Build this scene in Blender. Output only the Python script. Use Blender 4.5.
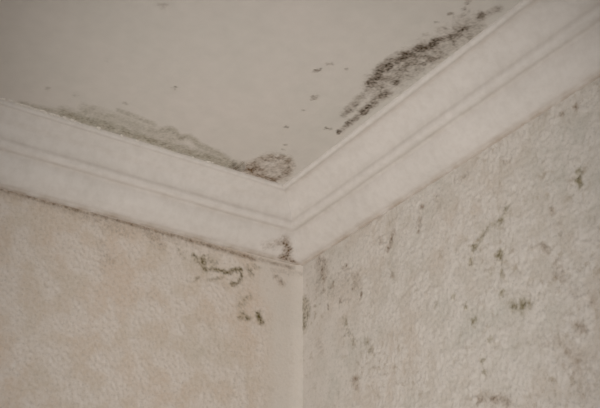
import bpy, math, random
import numpy as np
from mathutils import Vector, Matrix

for o in list(bpy.data.objects):
    bpy.data.objects.remove(o, do_unlink=True)
S = bpy.context.scene
COL = S.collection

# ------------------------------------------------------------------ camera
# room: corner of the photo at x=0, y=0; left wall is the plane x=0 (running to -y),
# right wall is the plane y=0 (running to +x), ceiling at z=H.
H = 2.40
FPX, PITCH, HEAD, ROLL = 973.07, 0.480435, 1.009209, 0.005611
CAM = np.array([1.358205, -0.858060, 1.598415])
FW = np.array([-math.sin(HEAD) * math.cos(PITCH), math.cos(HEAD) * math.cos(PITCH), math.sin(PITCH)])
RT = np.cross(FW, [0, 0, 1]); RT /= np.linalg.norm(RT)
UP = np.cross(RT, FW)
RT, UP = RT * math.cos(ROLL) + UP * math.sin(ROLL), -RT * math.sin(ROLL) + UP * math.cos(ROLL)
cd = bpy.data.cameras.new('camera'); co = bpy.data.objects.new('camera', cd); COL.objects.link(co)
m = Matrix.Identity(4)
for i in range(3):
    m[i][0], m[i][1], m[i][2], m[i][3] = RT[i], UP[i], -FW[i], CAM[i]
co.matrix_world = m
cd.sensor_fit = 'HORIZONTAL'; cd.sensor_width = 36.0; cd.lens = 36.0 * FPX / 600.0
cd.clip_start = 0.02
S.camera = co

# ------------------------------------------------------------------ daylight
RX, RY = 3.2, -2.7                      # room size along x and y
WY0, WY1, WZ0, WZ1 = -1.75, -0.45, 0.85, 2.10   # window opening in the wall x=RX
w = bpy.data.worlds.new('overcast_sky'); S.world = w; w.use_nodes = True
bg = w.node_tree.nodes['Background']
bg.inputs[0].default_value = (0.95, 0.98, 1.0, 1); bg.inputs[1].default_value = 1.9
pl = bpy.data.lights.new('window_daylight_portal', 'AREA'); pl.shape = 'RECTANGLE'
pl.size = WY1 - WY0; pl.size_y = WZ1 - WZ0
pl.cycles.is_portal = True
po = bpy.data.objects.new('window_daylight_portal', pl); COL.objects.link(po)
po.location = (RX + 0.13, (WY0 + WY1) / 2, (WZ0 + WZ1) / 2)
po.rotation_euler = (0, math.radians(90), 0)
po.rotation_euler = (math.radians(90), 0, math.radians(90))

# added unseen spot behind the camera, brightens the corner and leaves the edges darker
sl = bpy.data.lights.new('added_corner_spot', 'SPOT'); sl.energy = 80; sl.color = (1.0, 0.965, 0.93)
sl.shadow_soft_size = 0.12; sl.spot_size = math.radians(50); sl.spot_blend = 1.0
so = bpy.data.objects.new('added_corner_spot', sl); COL.objects.link(so)
so.location = (1.0, -1.25, 1.20)
so.rotation_euler = (Vector((0.22, -0.05, 2.26)) - Vector(so.location)).to_track_quat('-Z', 'Y').to_euler()

vs = S.view_settings
vs.view_transform = 'Standard'; vs.look = 'None'; vs.gamma = 1.0; vs.use_curve_mapping = False
vs.exposure = 0.0

# ------------------------------------------------------------------ noise helpers (numpy)
def perlin(x, y, seed):
    rs = np.random.RandomState(seed)
    ang = rs.rand(256, 256) * 2 * np.pi
    gx, gy = np.cos(ang), np.sin(ang)
    xi = np.floor(x).astype(int); yi = np.floor(y).astype(int)
    xf = x - xi; yf = y - yi
    u = xf * xf * xf * (xf * (xf * 6 - 15) + 10); v = yf * yf * yf * (yf * (yf * 6 - 15) + 10)
    def g(a, b, dx, dy):
        i, j = a % 256, b % 256
        return gx[i, j] * dx + gy[i, j] * dy
    n00 = g(xi, yi, xf, yf); n10 = g(xi + 1, yi, xf - 1, yf)
    n01 = g(xi, yi + 1, xf, yf - 1); n11 = g(xi + 1, yi + 1, xf - 1, yf - 1)
    a = n00 + u * (n10 - n00); b = n01 + u * (n11 - n01)
    return (a + v * (b - a)) * 1.4

def sstep(a, b, x):
    t = np.clip((x - a) / (b - a), 0, 1)
    return t * t * (3 - 2 * t)

def fbm(x, y, seed, octs=3):
    s = 0; a = 1.0
    for k in range(octs):
        s = s + a * perlin(x * 2 ** k + 7.3 * k, y * 2 ** k - 3.1 * k, seed + k); a *= 0.5
    return s

# wallpaper relief: u = metres along the wall from the corner, v = metres below the ceiling
def relief_left(u, v):
    wx = u + 0.006 * perlin(u / .03, v / .03, 5); wy = v + 0.006 * perlin(u / .03, v / .03, 9)
    worm = 1 - np.abs(perlin(wx / .010, wy / .011, 11)) * 2.6          # crinkled ridges
    worm = np.clip(worm, -0.3, 1)
    patch = sstep(-0.35, 0.35, fbm(u / .045, v / .05, 21, 2))
    fine = perlin(u / .0055, v / .006, 31)
    h = (0.42 * worm * (0.45 + 0.55 * patch) + 0.55 * fine * (.4 + .6 * patch) + 0.2 * patch)
    smooth = sstep(0.055, 0.100, u + 0.02 * perlin(v / .05, u / .05, 41) - 0.05 * sstep(.20, .08, v))
    return 0.55 * h * (0.06 + 0.94 * smooth), patch * smooth

def relief_right(u, v):
    wx = u + 0.004 * perlin(u / .02, v / .02, 55); wy = v + 0.008 * perlin(u / .02, v / .02, 59)
    worm = 1 - np.abs(perlin(wx / .0085, wy / .011, 61)) * 2.6
    worm = np.clip(worm, -0.4, 1)
    patch = sstep(-0.4, 0.3, fbm(u / .035, v / .04, 71, 2))
    fine = perlin(u / .0055, v / .008, 81)
    amp = 0.35 + 0.65 * sstep(0.08, 0.22, u)
    h = (0.55 * worm * (0.45 + 0.55 * patch) + 0.45 * fine + 0.2 * patch) * amp
    return h, patch
RELIEF = 0.0017

def corner_swell(u):                    # paper bridging the corner on the left wall
    return 0.006 * np.clip(1 - u / 0.028, 0, 1) ** 2

# ------------------------------------------------------------------ material helpers
def new_mat(name):
    mt = bpy.data.materials.new(name); mt.use_nodes = True
    nt = mt.node_tree
    return mt, nt, nt.nodes['Principled BSDF']

def nd(nt, typ, **kw):
    n = nt.nodes.new(typ)
    for k, v in kw.items():
        setattr(n, k, v)
    return n

def noise(nt, vec, scale, detail=3, rough=0.5):
    n = nd(nt, 'ShaderNodeTexNoise'); n.inputs['Scale'].default_value = scale
    n.inputs['Detail'].default_value = detail; n.inputs['Roughness'].default_value = rough
    nt.links.new(vec, n.inputs['Vector']); return n.outputs['Fac']

def ramp(nt, fac, stops):
    r = nd(nt, 'ShaderNodeValToRGB')
    els = r.color_ramp.elements
    els[0].position, els[0].color = stops[0][0], (*stops[0][1], 1)
    els[1].position, els[1].color = stops[-1][0], (*stops[-1][1], 1)
    for p, c in stops[1:-1]:
        e = els.new(p); e.color = (*c, 1)
    nt.links.new(fac, r.inputs[0]); return r.outputs[0]

def mixc(nt, fac, a, b, mode='MIX'):
    n = nd(nt, 'ShaderNodeMix', data_type='RGBA', blend_type=mode)
    for sock, val in ((n.inputs[0], fac), (n.inputs[6], a), (n.inputs[7], b)):
        if isinstance(val, (int, float)): sock.default_value = val
        elif isinstance(val, tuple): sock.default_value = (*val, 1)
        else: nt.links.new(val, sock)
    return n.outputs[2]

def bump(nt, bsdf, hgt, strength, dist):
    b = nd(nt, 'ShaderNodeBump'); b.inputs['Strength'].default_value = strength; b.inputs['Distance'].default_value = dist
    nt.links.new(hgt, b.inputs['Height']); nt.links.new(b.outputs[0], bsdf.inputs['Normal'])

def objco(nt):
    return nd(nt, 'ShaderNodeTexCoord').outputs['Object']

def mat_plain(name, col, rough=0.6, var=0.06, scale=8, bscale=120, bstr=0.15, bdist=0.001):
    mt, nt, b = new_mat(name); c = objco(nt)
    lo = tuple(x * (1 - var) for x in col); hi = tuple(min(1, x * (1 + var)) for x in col)
    nt.links.new(ramp(nt, noise(nt, c, scale, 4), [(0.3, lo), (0.7, hi)]), b.inputs['Base Color'])
    b.inputs['Roughness'].default_value = rough
    bump(nt, b, noise(nt, c, bscale, 3), bstr, bdist)
    return mt

CEIL_C = (0.60, 0.55, 0.49)
def mat_ceiling():
    mt, nt, b = new_mat('ceiling_paint'); c = objco(nt)
    f1 = noise(nt, c, 5, 4, .6); f2 = noise(nt, c, 45, 3)
    base = ramp(nt, f1, [(0.32, (0.565, 0.535, 0.485)), (0.68, (0.615, 0.565, 0.52))])
    base = mixc(nt, 0.10, base, ramp(nt, f2, [(0.3, (0.42, 0.38, 0.33)), (0.7, (0.75, 0.70, 0.63))]))
    nt.links.new(base, b.inputs['Base Color']); b.inputs['Roughness'].default_value = 0.55
    bump(nt, b, noise(nt, c, 60, 4, .6), 0.35, 0.0015)
    return mt

def mat_cornice():
    mt, nt, b = new_mat('cornice_paint'); c = objco(nt)
    f1 = noise(nt, c, 9, 4, .6); f2 = noise(nt, c, 70, 4, .65)
    base = ramp(nt, f1, [(0.3, (0.60, 0.56, 0.52)), (0.7, (0.665, 0.62, 0.58))])
    base = mixc(nt, 0.16, base, ramp(nt, f2, [(0.35, (0.42, 0.36, 0.30)), (0.6, (0.70, 0.65, 0.60))]))
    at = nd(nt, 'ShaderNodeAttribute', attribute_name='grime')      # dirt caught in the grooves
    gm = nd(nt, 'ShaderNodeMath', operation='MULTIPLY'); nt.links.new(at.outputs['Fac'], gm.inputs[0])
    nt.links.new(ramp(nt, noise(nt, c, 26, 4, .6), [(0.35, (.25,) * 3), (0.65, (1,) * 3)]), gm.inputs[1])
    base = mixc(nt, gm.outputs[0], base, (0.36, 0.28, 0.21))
    nt.links.new(base, b.inputs['Base Color']); b.inputs['Roughness'].default_value = 0.45
    bump(nt, b, noise(nt, c, 90, 4, .6), 0.25, 0.0012)
    return mt

def mat_paper(name, low, high, smoothc, fox=0.0):
    mt, nt, b = new_mat(name); c = objco(nt)
    ah = nd(nt, 'ShaderNodeAttribute', attribute_name='raised').outputs['Fac']
    ap = nd(nt, 'ShaderNodeAttribute', attribute_name='pattern').outputs['Fac']
    asn = nd(nt, 'ShaderNodeAttribute', attribute_name='plain').outputs['Fac']
    tint = ramp(nt, noise(nt, c, 7, 3, .55), [(0.35, tuple(x * y for x, y in zip(low, (0.97, 1.0, 1.0)))), (0.65, tuple(x * y for x, y in zip(low, (1.03, .985, .95))))])
    mid = tuple((a + 2 * b_) / 3 for a, b_ in zip(low, high))
    col = mixc(nt, ap, tint, mid)
    col = mixc(nt, ah, col, high)
    fm = ramp(nt, noise(nt, c, 140, 4, .65), [(0.38, (0,) * 3), (0.62, (0.40,) * 3)])
    col = mixc(nt, fm, col, tuple(x * y for x, y in zip(high, (1.05, 1.05, 1.06))))
    fd = ramp(nt, noise(nt, c, 190, 3, .6), [(0.52, (0,) * 3), (0.72, (0.5,) * 3)])
    col = mixc(nt, fd, col, tuple(x * .72 for x in low))
    col = mixc(nt, asn, col, smoothc)
    a = ramp(nt, noise(nt, c, 75, 3, .6), [(0.53, (0,) * 3), (0.68, (1,) * 3)])
    m2 = ramp(nt, noise(nt, c, 9, 2, .5), [(0.42, (0,) * 3), (0.66, (fox,) * 3)])
    col = mixc(nt, mixc(nt, 1.0, a, m2, 'MULTIPLY'), col, (0.30, 0.23, 0.145))
    nt.links.new(col, b.inputs['Base Color']); b.inputs['Roughness'].default_value = 0.62
    bump(nt, b, noise(nt, c, 210, 4, .65), 0.32, 0.002)
    return mt

def mat_mould(name, dark, tint):
    mt = bpy.data.materials.new(name); mt.use_nodes = True
    nt = mt.node_tree; nt.nodes.clear()
    out = nd(nt, 'ShaderNodeOutputMaterial'); mx = nd(nt, 'ShaderNodeMixShader')
    tr = nd(nt, 'ShaderNodeBsdfTransparent'); df = nd(nt, 'ShaderNodeBsdfDiffuse')
    d = nd(nt, 'ShaderNodeAttribute', attribute_name='growth').outputs['Fac']
    k = nd(nt, 'ShaderNodeAttribute', attribute_name='tint').outputs['Fac']
    nt.links.new(mixc(nt, k, dark, tint), df.inputs[0])
    nt.links.new(d, mx.inputs[0]); nt.links.new(tr.outputs[0], mx.inputs[1]); nt.links.new(df.outputs[0], mx.inputs[2])
    nt.links.new(mx.outputs[0], out.inputs[0])
    return mt

M = dict(
    ceiling=mat_ceiling(), cornice=mat_cornice(),
    paper_l=mat_paper('embossed_wallpaper_peach', (0.605, 0.52, 0.435), (0.70, 0.64, 0.585), (0.68, 0.635, 0.58), 0.2),
    paper_r=mat_paper('embossed_wallpaper_grey', (0.545, 0.50, 0.445), (0.655, 0.61, 0.56), (0.60, 0.545, 0.50), 0.62),
    far=mat_plain('far_wall_paint', (0.70, 0.67, 0.63)),
    floor=mat_plain('floor_board', (0.50, 0.45, 0.39), 0.5, 0.12, 3),
    white=mat_plain('window_paint', (0.8, 0.79, 0.76), 0.35, 0.02),
    mould_black=mat_mould('black_mould', (0.085, 0.060, 0.038), (0.27, 0.19, 0.12)),
    mould_olive=mat_mould('olive_mould', (0.14, 0.105, 0.036), (0.36, 0.29, 0.155)),
    mould_pale=mat_mould('pale_olive_mould', (0.19, 0.155, 0.08), (0.40, 0.355, 0.235)),
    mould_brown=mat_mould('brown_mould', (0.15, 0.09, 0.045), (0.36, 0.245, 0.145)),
    mould_green=mat_mould('green_mould', (0.14, 0.11, 0.036), (0.36, 0.30, 0.15)),
    chip=mat_plain('paint_crumb', (0.66, 0.61, 0.55), 0.6),
)
gl = bpy.data.materials.new('window_glass'); gl.use_nodes = True
nt = gl.node_tree; nt.nodes.clear()
o_ = nd(nt, 'ShaderNodeOutputMaterial'); mx = nd(nt, 'ShaderNodeMixShader'); mx.inputs[0].default_value = 0.08
t_ = nd(nt, 'ShaderNodeBsdfTransparent'); g_ = nd(nt, 'ShaderNodeBsdfGlossy'); g_.inputs['Roughness'].default_value = 0.02
nt.links.new(t_.outputs[0], mx.inputs[1]); nt.links.new(g_.outputs[0], mx.inputs[2]); nt.links.new(mx.outputs[0], o_.inputs[0])
M['glass'] = gl

# ------------------------------------------------------------------ mesh helpers
def mesh_obj(name, verts, faces, mat, parent=None, smooth=False, attrs=None):
    me = bpy.data.meshes.new(name)
    me.from_pydata([tuple(v) for v in verts], [], [tuple(int(i) for i in f) for f in faces])
    if smooth:
        me.polygons.foreach_set('use_smooth', np.ones(len(me.polygons), bool))
    for k, a in (attrs or {}).items():
        at = me.attributes.new(k, 'FLOAT', 'POINT'); at.data.foreach_set('value', np.asarray(a, np.float32))
    me.materials.append(mat); me.update()
    o = bpy.data.objects.new(name, me); COL.objects.link(o)
    if parent: o.parent = parent
    return o

def struct(o, label, cat):
    o['kind'] = 'structure'; o['label'] = label; o['category'] = cat
    return o

def boxes(name, specs, mat, parent=None):
    V, F = [], []
    for (a, b) in specs:
        n = len(V)
        for z in (a[2], b[2]):
            for x, y in ((a[0], a[1]), (b[0], a[1]), (b[0], b[1]), (a[0], b[1])):
                V.append((x, y, z))
        F += [(n, n + 3, n + 2, n + 1), (n + 4, n + 5, n + 6, n + 7)]
        F += [(n + i, n + (i + 1) % 4, n + 4 + (i + 1) % 4, n + 4 + i) for i in range(4)]
    return mesh_obj(name, V, F, mat, parent)

def grid_faces(nu, nv, flip=False):
    i, j = np.meshgrid(np.arange(nu - 1), np.arange(nv - 1), indexing='ij')
    a = (i * nv + j).ravel(); b = a + nv; c = b + 1; d = a + 1
    f = np.stack([a, b, c, d], 1)
    return f[:, ::-1] if flip else f

# ------------------------------------------------------------------ room shell
FINE = 0.0022
def axis(fine_end, total, start=0.0):
    return np.concatenate([np.arange(start, fine_end, FINE), np.linspace(fine_end, total, 10)])

def paper_wall(name, side, mat):
    L = -RY if side == 'left' else RX
    us = axis(0.95, L); vs_ = axis(0.72, H, 0.0)
    U, V = np.meshgrid(us, vs_, indexing='ij')
    h, pat = (relief_left if side == 'left' else relief_right)(U, V)
    hh = h * RELIEF
    if side == 'left':
        pos = np.stack([hh + corner_swell(U), -U, H - V], -1)
        plain = 1 - sstep(0.040, 0.095, U + 0.02 * perlin(V / .05, U / .05, 41) - 0.04 * sstep(.20, .08, V))
    else:
        pos = np.stack([U, -hh, H - V], -1)
        plain = 0.5 * (1 - sstep(0.0, 0.12, U))
    P = pos.reshape(-1, 3)
    F = grid_faces(len(us), len(vs_), flip=(side == 'left'))
    n = len(P)
    # masonry behind the paper, so that the wall is solid
    if side == 'left': a, b = (-0.14, RY, 0), (-0.004, 0.14, H)
    else: a, b = (-0.003, 0.004, 0), (RX, 0.14, H)
    bv = [(x, y, z) for z in (a[2], b[2]) for x, y in ((a[0], a[1]), (b[0], a[1]), (b[0], b[1]), (a[0], b[1]))]
    bf = [(n, n + 3, n + 2, n + 1), (n + 4, n + 5, n + 6, n + 7)] + [(n + i, n + (i + 1) % 4, n + 4 + (i + 1) % 4, n + 4 + i) for i in range(4)]
    z8 = np.zeros(8)
    raised = np.clip((h - (0.14 if side == 'left' else 0.25)) * (2.0 if side == 'left' else 1.1), 0, 1)
    o = mesh_obj(name, np.vstack([P, np.array(bv)]), list(F) + bf, mat, None, True,
                 dict(raised=np.concatenate([raised.ravel(), z8]), pattern=np.concatenate([pat.ravel() * .7, z8]),
                      plain=np.concatenate([plain.ravel() * .7, z8])))
    return o

struct(paper_wall('wall_left', 'left', M['paper_l']), 'left wall in peach embossed wallpaper below the cornice', 'wall')
struct(paper_wall('wall_right', 'right', M['paper_r']), 'right wall in pale grey embossed wallpaper with scattered mould', 'wall')
struct(boxes('ceiling', [((-0.14, RY - 0.14, H), (RX + 0.14, 0.14, H + 0.12))], M['ceiling']), 'painted off-white ceiling with mould along its edges', 'ceiling')
struct(boxes('floor', [((-0.14, RY - 0.14, -0.1), (RX + 0.14, 0.14, 0))], M['floor']), 'pale beige floor of the room', 'floor')
struct(boxes('wall_rear', [((-0.14, RY - 0.14, 0), (RX + 0.14, RY, H))], M['far']), 'plain beige wall behind the camera', 'wall')
struct(boxes('wall_window', [((RX, RY, 0), (RX + 0.14, 0.14, WZ0)), ((RX, RY, WZ1), (RX + 0.14, 0.14, H)),
                             ((RX, RY, WZ0), (RX + 0.14, WY0, WZ1)), ((RX, WY1, WZ0), (RX + 0.14, 0.14, WZ1))], M['far']),
       'plain beige wall with the window opening', 'wall')
fx0, fx1, fw = RX + 0.05, RX + 0.10, 0.05
ym = (WY0 + WY1) / 2
wf = boxes('window_1', [((fx0, WY0, WZ0), (fx1, WY1, WZ0 + fw)), ((fx0, WY0, WZ1 - fw), (fx1, WY1, WZ1)),
                        ((fx0, WY0, WZ0 + fw), (fx1, WY0 + fw, WZ1 - fw)), ((fx0, WY1 - fw, WZ0 + fw), (fx1, WY1, WZ1 - fw)),
                        ((fx0, ym - .03, WZ0 + fw), (fx1, ym + .03, WZ1 - fw))], M['white'])
struct(wf, 'white framed two-pane window', 'window')
for a, b in ((WY0 + fw, ym - .03), (ym + .03, WY1 - fw)):
    boxes('pane', [((fx0 + .02, a, WZ0 + fw), (fx0 + .026, b, WZ1 - fw))], M['glass'], wf)
boxes('window_sill', [((RX - 0.10, WY0 - .05, WZ0 - .03), (RX, WY1 + .05, WZ0))], M['white'], wf)

# ------------------------------------------------------------------ cornice (mitred in the corner)
# profile: (projection from the wall, drop below the ceiling), metres
CP, CD = 0.1012, 0.0921
def arc(p0, p1, bulge, n=8):
    p0, p1 = np.array(p0), np.array(p1); d = p1 - p0; nrm = np.array([-d[1], d[0]])
    t = np.linspace(0, 1, n + 1)[1:]
    return [tuple(p0 + d * s + nrm * bulge * 4 * s * (1 - s)) for s in t]
raw = [(1.0, 0.0), (1.0, 0.02)]
raw += arc(raw[-1], (0.935, 0.07), -0.25, 6)          # narrow top bead
raw += [(0.925, 0.062), (0.905, 0.062), (0.89, 0.08)] # groove under it
raw += arc(raw[-1], (0.555, 0.405), 0.125, 14)           # upper cove, hollow
raw += arc(raw[-1], (0.455, 0.545), -0.26, 10)          # middle bead
raw += [(0.415, 0.54), (0.39, 0.565)]                # groove
raw += arc(raw[-1], (0.06, 0.955), -0.13, 14)         # lower swelling
raw += [(0.045, 0.955), (0.042, 0.99), (0.035, 1.0), (0.0, 1.0)]
PROF = np.array(raw) * [CP, CD]
_s = np.concatenate([[0], np.cumsum(np.hypot(*np.diff(PROF, axis=0).T))])
_ss = np.linspace(0, _s[-1], 241); _d = np.stack([np.interp(_ss, _s, PROF[:, k]) for k in (0, 1)], 1)
_sg = 0.0016 / (_ss[1]); _w = np.exp(-(np.arange(-20, 21) / _sg) ** 2 / 2); _w /= _w.sum()   # paint layers round the edges off
_e = np.concatenate([2 * _d[0] - _d[20:0:-1], _d, 2 * _d[-1] - _d[-2:-22:-1]])
PROF = np.stack([np.convolve(_e[:, k], _w, 'valid') for k in (0, 1)], 1)[::2]
s_len = np.concatenate([[0], np.cumsum(np.hypot(*np.diff(PROF, axis=0).T))])
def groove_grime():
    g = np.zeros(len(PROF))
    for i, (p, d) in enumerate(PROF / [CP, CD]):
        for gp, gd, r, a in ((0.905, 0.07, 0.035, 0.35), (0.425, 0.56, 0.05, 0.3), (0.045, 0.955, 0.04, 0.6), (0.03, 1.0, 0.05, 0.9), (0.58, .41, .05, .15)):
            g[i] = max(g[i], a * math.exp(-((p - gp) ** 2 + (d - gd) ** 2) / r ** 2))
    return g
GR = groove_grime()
def resample(n):
    ss = np.linspace(0, s_len[-1], n)
    return np.stack([np.interp(ss, s_len, PROF[:, 0]), np.interp(ss, s_len, PROF[:, 1])], 1), np.interp(ss, s_len, GR)

def cornice(name, side):
    pr, gr = resample(100)
    if side == 'left':                                # old paint fills most of the top groove here
        ln = np.interp(pr[:, 1] / CD, [0, .03, .08, .16], [1.0, .985, .91, .80]) * CP
        wgt = 0.75 * sstep(.0, .03, pr[:, 1] / CD) * sstep(.22, .15, pr[:, 1] / CD)
        fill = (np.maximum(ln, pr[:, 0]) - pr[:, 0]) * wgt
    else:
        fill = np.zeros(len(pr))
    if side == 'left':
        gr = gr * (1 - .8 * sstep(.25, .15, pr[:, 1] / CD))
    L = -RY if side == 'left' else RX
    ts = np.concatenate([np.linspace(0, 1.1, 140), np.linspace(1.1, L, 12)[1:]])
    V, G = [], []
    for t in ts:
        for (p, d), g, fl in zip(pr, gr, fill):
            q = p + (L - p) * (t / L)                 # starts on the mitre plane
            wob = 0.0006 * math.sin(q * 11 + d * 60) + 0.0004 * math.sin(q * 37 + p * 90)
            k = max(0.0, min(1.0, d / CD * 5)) * max(0, min(1, (CD - d) / CD * 5))
            pp = p + (wob * k + fl) * min(1.0, t / 0.06)
            if t == 0: q = pp
            V.append((pp, -q, H - d) if side == 'left' else (q, -pp, H - d)); G.append(g)
    n, mth = len(pr), len(ts)
    F = grid_faces(mth, n, flip=(side == 'right'))
    o = mesh_obj(name, V, F, M['cornice'], None, True, dict(grime=G))
    return o
c1 = struct(cornice('trim_1', 'left'), 'moulded cream plaster cornice along the left wall', 'cornice')
c2 = struct(cornice('trim_2', 'right'), 'moulded cream plaster cornice along the right wall', 'cornice')

# ------------------------------------------------------------------ mould
def project(P):
    d = P - CAM; z = d @ FW
    return 300 + FPX * (d @ RT) / z, 204 - FPX * (d @ UP) / z

def unproject(px, py, surf):
    d = FW * FPX + RT * (px - 300) + UP * (204 - py)
    if surf == 'ceiling': k = (H - CAM[2]) / d[2]; P = CAM + k * d; return P[0], -P[1]
    if surf == 'left': k = -CAM[0] / d[0]; P = CAM + k * d; return -P[1], H - P[2]
    if surf == 'right': k = -CAM[1] / d[1]; P = CAM + k * d; return P[0], H - P[2]

LIFT = 0.0005
def surf_pos(surf, U, V):
    if surf == 'ceiling':
        return np.stack([U, -V, np.full_like(U, H - LIFT)], -1)
    if surf == 'left':
        h, _ = relief_left(U, V)
        return np.stack([h * RELIEF + corner_swell(U) + LIFT, -U, H - V], -1)
    if surf == 'right':
        h, _ = relief_right(U, V)
        return np.stack([U, -h * RELIEF - LIFT, H - V], -1)
    if surf in ('cornice_left', 'cornice_right'):   # U along, V = arc length down the profile
        p = np.interp(V, s_len, PROF[:, 0]); d = np.interp(V, s_len, PROF[:, 1])
        e = 1e-3
        tp = np.interp(V + e, s_len, PROF[:, 0]) - np.interp(V - e, s_len, PROF[:, 0])
        td = np.interp(V + e, s_len, PROF[:, 1]) - np.interp(V - e, s_len, PROF[:, 1])
        ln = np.hypot(tp, td) + 1e-9
        npx, nz = td / ln, tp / ln                   # outward: away from the wall, downward
        pp = p + npx * 0.0013; zz = H - d + nz * 0.0013
        if surf == 'cornice_left':
            return np.stack([pp, -np.maximum(U, pp), zz], -1)
        return np.stack([np.maximum(U, pp), -pp, zz], -1)

def seg_dist(X, Y, pts):
    best = np.full(X.shape, 1e9)
    for (x0, y0), (x1, y1) in zip(pts[:-1], pts[1:]):
        dx, dy = x1 - x0, y1 - y0; L2 = dx * dx + dy * dy + 1e-9
        t = np.clip(((X - x0) * dx + (Y - y0) * dy) / L2, 0, 1)
        best = np.minimum(best, np.hypot(X - x0 - t * dx, Y - y0 - t * dy))
    return best

def patch(surf, mat, label, strokes=(), spots=(), n_dots=0, dot_r=(.0012, .003), haze=0.3, group=None,
          seed=1, cut=0.07, step=0.0011, uv=None, name='mould_patch', cat='mould', stuff=False, rag=0.5, dot_d=(.45, .95), gain=0.62, grain=0.5):
    """strokes: (list of pixel points, half width px, strength); spots: (px, py, radius m, strength)"""
    rs = np.random.RandomState(seed)
    if uv is None:
        cor = []
        for pts, wd, _ in strokes:
            for x, y in pts:
                for ax in (-1, 1):
                    for ay in (-1, 1): cor.append(unproject(x + ax * wd * 2.2, y + ay * wd * 2.2, surf))
        for x, y, r, _ in spots:
            u, v = unproject(x, y, surf); cor += [(u - r * 2.5, v - r * 2.5), (u + r * 2.5, v + r * 2.5)]
        cor = np.array(cor); u0, v0 = cor.min(0); u1, v1 = cor.max(0)
        if surf == 'ceiling': u0 = max(u0, CP + .0005); v0 = max(v0, CP + .0005)
        else: u0 = max(u0, .001); v0 = max(v0, CD + .0005)
    else:
        u0, u1, v0, v1 = uv
    us = np.arange(u0, u1, step); vv = np.arange(v0, v1, step)
    U, V = np.meshgrid(us, vv, indexing='ij')
    P = surf_pos(surf, U, V); X, Y = project(P.reshape(-1, 3)); X = X.reshape(U.shape); Y = Y.reshape(U.shape)
    env = np.zeros_like(U)
    for pts, wd, st in strokes:
        env = np.maximum(env, st * np.exp(-(seg_dist(X, Y, pts) / wd) ** 2 * 1.2))
    n1 = fbm(U / .012, V / .012, 300 + seed, 3); n2 = fbm(U / .004, V / .004, 400 + seed, 2)
    dens = env * haze * np.clip(1 + rag * 1.3 * n1 + rag * 0.9 * n2, 0, 2)
    hz = dens.copy()
    dots = []
    if n_dots and env.sum() > 0:
        w_ = np.clip(env * (0.25 + np.clip(n1 + 0.5, 0, 1.5)), 0, None) ** 1.5
        idx = rs.choice(w_.size, n_dots, p=(w_ / w_.sum()).ravel())
        for i in idx:
            r = rs.uniform(*dot_r) * (0.6 + rs.rand() ** 3)
            dots.append((U.flat[i], V.flat[i], r, rs.uniform(*dot_d) * min(1, 0.35 + env.flat[i])))
    for x, y, r, st in spots:
        i = np.argmin((X - x) ** 2 + (Y - y) ** 2)
        u, v = U.flat[i], V.flat[i]
        dots.append((u, v, r * .62, st))
        for k in range(7):                      # ragged colony round each spot
            a = rs.rand() * 6.283; q = r * rs.uniform(.3, 1.15)
            dots.append((u + q * math.cos(a), v + q * math.sin(a), r * rs.uniform(.18, .5), st * rs.uniform(.35, .95)))
    WU = U + .0022 * perlin(U / .005, V / .005, 500 + seed) + .0012 * perlin(U / .0024, V / .0024, 520 + seed)
    WV = V + .0022 * perlin(U / .005, V / .005, 540 + seed) + .0012 * perlin(U / .0024, V / .0024, 560 + seed)
    for u, v, r, st in dots:
        R = r * 2.0 + .003
        i0, i1 = np.searchsorted(us, (u - R, u + R)); j0, j1 = np.searchsorted(vv, (v - R, v + R))
        if i1 <= i0 or j1 <= j0: continue
        q = ((WU[i0:i1, j0:j1] - u) ** 2 + (WV[i0:i1, j0:j1] - v) ** 2) / r ** 2
        a = st * np.exp(-q * 1.1)
        dens[i0:i1, j0:j1] = 1 - (1 - dens[i0:i1, j0:j1]) * (1 - a)
    dens = np.clip(dens * gain * np.clip(1 + grain * n2, .15, 1.6), 0, 0.9)
    keep = dens > cut
    kq = keep[:-1, :-1] | keep[1:, :-1] | keep[1:, 1:] | keep[:-1, 1:]
    fl = surf in ('left', 'cornice_right', 'ceiling')
    F = grid_faces(*U.shape, flip=fl)[kq.ravel()]
    if surf == 'ceiling': F = F
    used = np.unique(F); mp = np.full(U.size, -1); mp[used] = np.arange(len(used))
    o = mesh_obj(name, P.reshape(-1, 3)[used], mp[F], M[mat], None, True,
                 dict(growth=np.clip((dens.ravel()[used] - cut * .6), 0, 1), tint=np.clip(1.15 - 1.25 * dens.ravel()[used], 0, 1)))
    o['label'] = label; o['category'] = cat
    if group: o['group'] = group
    if stuff: o['kind'] = 'stuff'
    return o

GC, GL, GRW = 'mould patches on the ceiling', 'mould patches on the left wall', 'mould patches on the right wall'
# --- ceiling
patch('ceiling', 'mould_black', 'large black mould streak on the ceiling along the right cornice',
      strokes=[([(371, 84), (380, 71), (393, 62), (404, 56), (422, 49), (437, 42)], 6, 1.0), ([(437, 42), (452, 36), (468, 27)], 5, .7), ([(468, 27), (484, 16), (500, 8)], 4, .45),
               ([(362, 113), (375, 101), (386, 94)], 4.5, .8), ([(396, 82), (410, 72), (426, 62), (442, 53)], 5, .6), ([(442, 53), (480, 28)], 5, .3),
               ([(344, 114), (358, 100), (372, 88)], 5, .45), ([(342, 130), (352, 121), (362, 113)], 3, .6), ([(380, 85), (430, 52), (470, 28)], 17, .46)],
      spots=[(339, 132, .006, .85), (349, 123, .006, .6), (364, 112, .007, .6), (326, 128, .005, .5), (482, 15, .006, .6), (330, 129, .004, .45), (356, 118, .004, .5)],
      n_dots=1500, dot_r=(.0014, .0032), haze=.55, seed=3, group=GC, dot_d=(.06, .36), rag=.4, gain=.85)
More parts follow.
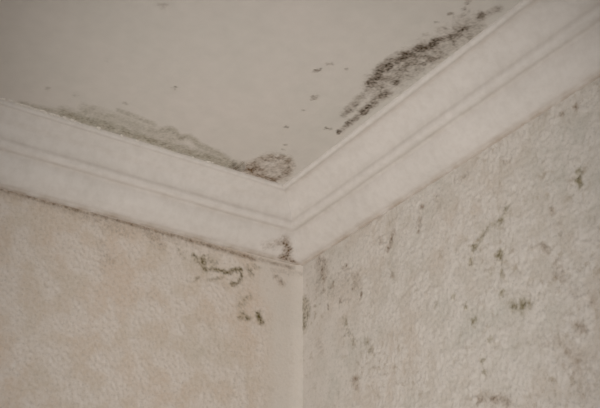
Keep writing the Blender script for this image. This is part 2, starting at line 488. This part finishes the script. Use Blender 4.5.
patch('ceiling', 'mould_brown', 'dark ringed mould patch on the ceiling in the cornice corner',
      strokes=[([(237, 167), (250, 166), (262, 160), (275, 157), (288, 160), (291, 167), (284, 175), (275, 180)], 5, .65),
               ([(240, 169), (252, 173), (264, 177), (275, 181)], 4, .95), ([(234, 166), (243, 168), (258, 169), (252, 172)], 4.5, 1.0),
               ([(258, 170), (280, 168)], 9, .45)],
      spots=[(285, 145, .004, .5), (283, 150, .003, .4)],
      n_dots=120, dot_r=(.002, .005), haze=.75, seed=5, group=GC, dot_d=(.1, .45), gain=.68, grain=.3, rag=.7)
patch('ceiling', 'mould_pale', 'long olive mould band on the ceiling above the left cornice',
      strokes=[([(62, 113), (100, 124), (140, 137), (180, 150), (215, 160), (238, 168)], 7, .85),
               ([(20, 104), (60, 113)], 4, .6),
               ([(118, 110), (135, 117), (155, 125)], 3.2, .55), ([(160, 131), (172, 129), (180, 138), (190, 137), (200, 146), (215, 152), (228, 160)], 4, .7),
               ([(85, 110), (130, 124), (175, 140)], 8, .5)],
      n_dots=110, dot_r=(.002, .005), haze=.85, seed=7, group=GC, dot_d=(.08, .35), rag=.3, gain=.52, grain=.25)
patch('ceiling', 'mould_black', 'few isolated dark specks scattered on the open ceiling',
      spots=[(316, 71, .006, .6), (320, 69, .004, .35), (330, 64, .006, .4), (347, 69, .004, .25), (313, 98, .005, .65), (317, 97, .004, .4),
             (303, 110, .004, .4), (287, 127, .004, .8), (450, 14, .005, .6), (464, 9, .005, .45), (468, 2, .005, .55), (437, 22, .004, .35),
             (175, 88, .005, .4), (163, 6, .008, .25), (48, 88, .007, .28), (75, 95, .007, .22), (107, 61, .008, .1), (125, 103, .005, .3)],
      seed=9, group=GC, name='mould_specks', stuff=True)
# --- left wall
patch('left', 'mould_olive', 'olive brown mould squiggle on the left wall under the cornice',
      strokes=[([(177, 246), (180, 252), (184, 258)], 2.6, .35), ([(193, 255), (199, 263)], 2.6, .8), ([(203, 258), (205, 269)], 4, .8), ([(205, 268), (215, 270), (223, 271), (231, 273)], 2.4, .9),
               ([(200, 260), (214, 262)], 7, .4), ([(224, 273), (232, 270), (240, 269), (242, 276), (238, 284), (231, 284)], 2.3, .9), ([(208, 280), (215, 279), (222, 277)], 2.4, .55),
               ([(196, 279), (199, 278)], 3, .4), ([(214, 257), (218, 260)], 3, .35), ([(248, 267), (252, 275)], 3.5, .6), ([(252, 265), (259, 268)], 3, .45)],
      spots=[(205, 268, .005, .6), (236, 271, .004, .4)], n_dots=170, dot_r=(.0013, .003), haze=.6, seed=11, group=GL, dot_d=(.15, .5), gain=.72)
patch('left', 'mould_olive', 'small olive mould cluster on the left wall beside the corner strip',
      strokes=[([(240, 318), (250, 318)], 3, .5), ([(244, 300), (242, 312)], 4, .4), ([(258, 313), (261, 322)], 3, .9), ([(240, 305), (250, 296)], 4, .3)],
      n_dots=80, dot_r=(.0015, .0035), haze=.6, seed=13, group=GL, dot_d=(.1, .45), gain=.85)
patch('left', 'mould_brown', 'small pinkish brown mould spot on the wall just below the cornice mitre',
      strokes=[([(276, 277), (283, 284)], 4, .45), ([(272, 270), (300, 274)], 4, .25)], n_dots=25, haze=.6, seed=15, group=GL, dot_d=(.1, .35), gain=.8)
patch('left', 'mould_brown', 'thin brown line of grime and painted shade on the left wall along the cornice bottom',
      strokes=[([(0, 189), (50, 203), (100, 216), (200, 243), (255, 259)], 2.8, .85), ([(250, 257), (293, 268)], 2.6, .55), ([(0, 190), (100, 218), (200, 244)], 7, .35)],  # grime, with the shade under the cornice painted in as brown
      haze=.9, gain=.52, grain=.15, seed=17, name='grime_shade_line', cat='grime', stuff=True, rag=.45, cut=.06)
patch('left', 'mould_brown', 'faint brown damp blotches on the upper left wallpaper',
      strokes=[([(104, 255), (112, 262)], 6, .28), ([(150, 235), (160, 245)], 8, .32), ([(85, 222), (130, 236)], 7, .2), ([(100, 240), (104, 270)], 5, .22)],
      haze=.7, seed=19, group=GL, rag=.9, cut=.05)
# --- cornice
patch('cornice_left', 'mould_brown', 'brown mould stain on the left cornice at the mitre',
      strokes=[([(285, 240), (288, 250), (287, 262)], 5, .75), ([(282, 262), (292, 263)], 4, .8), ([(266, 246), (280, 243)], 6, .33), ([(283, 256), (280, 263)], 4, .7)],
      uv=(0.0, 0.14, s_len[-1] * .52, s_len[-1] * .97), n_dots=60, dot_r=(.0015, .0035), haze=.7, seed=21, dot_d=(.1, .45), step=.0009, gain=.8)
# --- right wall
patch('right', 'mould_brown', 'speckled brown mould patch on the right wall next to the corner',
      strokes=[([(322, 262), (322, 280)], 8, .6), ([(345, 268), (357, 280), (355, 290)], 6, .4), ([(330, 285), (342, 300)], 10, .35), ([(320, 290), (350, 275)], 13, .3)],
      spots=[(361, 296, .006, .55), (346, 266, .004, .45), (328, 307, .005, .6), (340, 301, .004, .5)],
      n_dots=190, dot_r=(.0015, .0032), haze=.4, seed=31, group=GRW, dot_d=(.1, .5), gain=.75)
patch('right', 'mould_olive', 'upright olive smudge on the right wall touching the room corner',
      strokes=[([(305, 300), (306, 312), (304, 325)], 4.5, .7)], n_dots=40, dot_r=(.0015, .0035), haze=.6, seed=33, group=GRW, dot_d=(.1, .4), gain=.75)
patch('right', 'mould_olive', 'descending chain of small olive specks on the right wall',
      strokes=[([(345, 318), (346, 330), (352, 336), (354, 345)], 4, .7), ([(365, 340), (371, 352)], 3.5, .5)],
      spots=[(345, 335, .004, .5), (370, 350, .004, .55)], n_dots=45, dot_r=(.0015, .003), haze=.3, seed=35, group=GRW, dot_d=(.15, .5))
patch('right', 'mould_brown', 'single oval brown blot low on the right wall near the corner',
      strokes=[([(355, 380), (356, 387)], 4.5, .75)], n_dots=18, haze=.5, seed=37, group=GRW, dot_d=(.1, .45))
patch('right', 'mould_brown', 'faint pale brown smear low on the right wall near the corner',
      strokes=[([(319, 343), (323, 350)], 6, .45)], n_dots=10, haze=.4, seed=39, group=GRW, dot_d=(.1, .3))
patch('right', 'mould_brown', 'forked brown mould squiggle on the right wall under the cornice',
      strokes=[([(394, 231), (391, 243), (387, 250)], 2.6, .9), ([(385, 253), (384, 260)], 4, .2)],
      spots=[(388, 249, .004, .6)], n_dots=25, dot_r=(.0012, .0028), haze=.5, seed=41, group=GRW, dot_d=(.1, .45))
patch('right', 'mould_brown', 'faint brown fleck just left of the forked squiggle',
      strokes=[([(380, 238), (381, 243)], 3.2, .6)], n_dots=8, haze=.5, seed=42, group=GRW, dot_d=(.1, .4))
patch('right', 'mould_brown', 'faint brown fleck directly below the forked squiggle',
      strokes=[([(391, 272), (393, 276)], 3.2, .5)], n_dots=8, haze=.5, seed=40, group=GRW, dot_d=(.1, .4))
patch('right', 'mould_brown', 'upright brown streak on the wall right of the forked squiggle',
      strokes=[([(423, 206), (420, 218), (418, 231)], 3, .55)],
      spots=[(422, 208, .004, .5), (418, 232, .004, .5)], n_dots=20, haze=.4, seed=43, group=GRW, dot_d=(.1, .4))
patch('right', 'mould_brown', 'pale brown smudge touching the right cornice edge above the upright streak',
      strokes=[([(436, 196), (438, 206)], 5, .5)], n_dots=14, haze=.45, seed=44, group=GRW, dot_d=(.1, .35))
patch('right', 'mould_brown', 'slanting pale smear on the right wall close below the cornice',
      strokes=[([(456, 181), (468, 175)], 4, .45)], n_dots=14, haze=.45, seed=46, group=GRW, dot_d=(.1, .35))
patch('right', 'mould_brown', 'tiny brown fleck midway along the right wall close below the cornice',
      strokes=[([(505, 162), (510, 161)], 3, .6)], n_dots=8, haze=.5, seed=48, group=GRW, dot_d=(.1, .4))
patch('right', 'mould_green', 'slanting chain of green brown spots in the middle of the right wall',
      strokes=[([(507, 207), (502, 219), (488, 228), (478, 243), (474, 248)], 3.5, .6), ([(471, 258), (471, 264)], 4, .4)],
      spots=[(506, 209, .004, .5), (501, 222, .005, .55), (488, 228, .004, .45), (475, 247, .006, .75)], n_dots=50, dot_r=(.0015, .0032), haze=.35, seed=45, group=GRW, dot_d=(.1, .4))
patch('right', 'mould_green', 'compact dark green mould blot on the right wall amid pale wallpaper',
      strokes=[([(501, 251), (500, 258)], 4, .6)], spots=[(500, 254, .006, .8)], n_dots=15, haze=.4, seed=47, group=GRW)
patch('right', 'mould_green', 'darkest isolated green blot high on the far right wall',
      strokes=[([(579, 170), (579, 188)], 4, .45)], spots=[(580, 183, .007, .85), (578, 180, .004, .5)], n_dots=15, haze=.4, seed=49, group=GRW)
patch('right', 'mould_brown', 'topmost right brown dot on the right wall under the cornice',
      spots=[(577, 107, .006, .55)], seed=51, group=GRW)
patch('right', 'mould_brown', 'brown dot on the right wall just left of the topmost dot',
      spots=[(561, 115, .006, .6)], seed=52, group=GRW)
patch('right', 'mould_green', 'broad yellow green mould stain low on the right wall',
      strokes=[([(514, 306), (530, 304)], 7, .7), ([(520, 300), (522, 312)], 6, .5)], spots=[(523, 304, .006, .5), (515, 307, .005, .45)], n_dots=45, haze=.5, seed=53, group=GRW, dot_d=(.1, .4))
patch('right', 'mould_green', 'dotted column of small spots down the middle right wall',
      strokes=[([(502, 262), (502, 278)], 5, .35), ([(466, 306), (475, 322)], 6, .35), ([(498, 335), (488, 342)], 6, .2)],
      spots=[(502, 293, .006, .6), (502, 275, .006, .45), (454, 296, .006, .4), (436, 305, .006, .3), (465, 306, .005, .6), (473, 320, .006, .65), (482, 361, .005, .6), (485, 372, .006, .6),
             (471, 263, .006, .55), (491, 274, .004, .4), (539, 293, .004, .4), (489, 340, .006, .3)],
      n_dots=40, haze=.25, seed=55, group=GRW, name='mould_specks', stuff=True, dot_d=(.1, .35))
patch('right', 'mould_brown', 'mottled brown mould cluster at the bottom of the right wall',
      strokes=[([(478, 398), (498, 398), (510, 404)], 8, .5)], spots=[(495, 398, .007, .5), (480, 400, .006, .45), (507, 404, .006, .45)], n_dots=60, haze=.4, seed=57, group=GRW, dot_d=(.1, .35))
patch('right', 'mould_brown', 'wide faint brown mottling at the lower right of the right wall',
      strokes=[([(578, 328), (585, 330)], 7, .5), ([(557, 265), (560, 280)], 8, .4), ([(560, 345), (575, 365)], 22, .28), ([(585, 390), (598, 380)], 16, .28), ([(570, 290), (590, 300)], 12, .22)],
      n_dots=160, haze=.5, seed=59, group=GRW, dot_d=(.05, .25), dot_r=(.002, .005), rag=.9)
patch('right', 'mould_brown', 'brown specks on the right wall below the darkest green blot',
      strokes=[([(552, 208), (553, 214)], 4, .5), ([(544, 245), (548, 252)], 5, .5), ([(556, 226), (570, 240)], 9, .3), ([(590, 215), (598, 240)], 10, .25)],
      spots=[(545, 247, .005, .55), (552, 210, .004, .45)], n_dots=80, haze=.35, seed=61, group=GRW, dot_d=(.05, .35))

# --- crumbs of flaking paint on the top edge of the left cornice
rs = np.random.RandomState(4)
V, F = [], []
for k in range(46):
    px = rs.uniform(0, 75) if k < 34 else rs.uniform(75, 230)
    u, v = unproject(px, 100 + .297 * px, 'ceiling')
    x, y, z = CP + rs.uniform(-.001, .004), -v, H
    r = rs.uniform(.0015, .0042); hgt = rs.uniform(.0012, .003); n = len(V); q = 6
    for lev, kk in ((0, 1.0), (hgt, .55)):
        for i in range(q):
            a = i * 6.283 / q + rs.rand() * .6
            V.append((x + math.cos(a) * r * kk * .7, y + math.sin(a) * r * kk * 1.5, z - lev))
    F += [tuple(n + q + i for i in range(q))] + [(n + i, n + (i + 1) % q, n + q + (i + 1) % q, n + q + i) for i in range(q)]
o = mesh_obj('paint_crumbs', V, F, M['chip'])
o['label'] = 'crumbs of flaking cream paint where left cornice meets the ceiling'; o['category'] = 'paint crumbs'; o['kind'] = 'stuff'
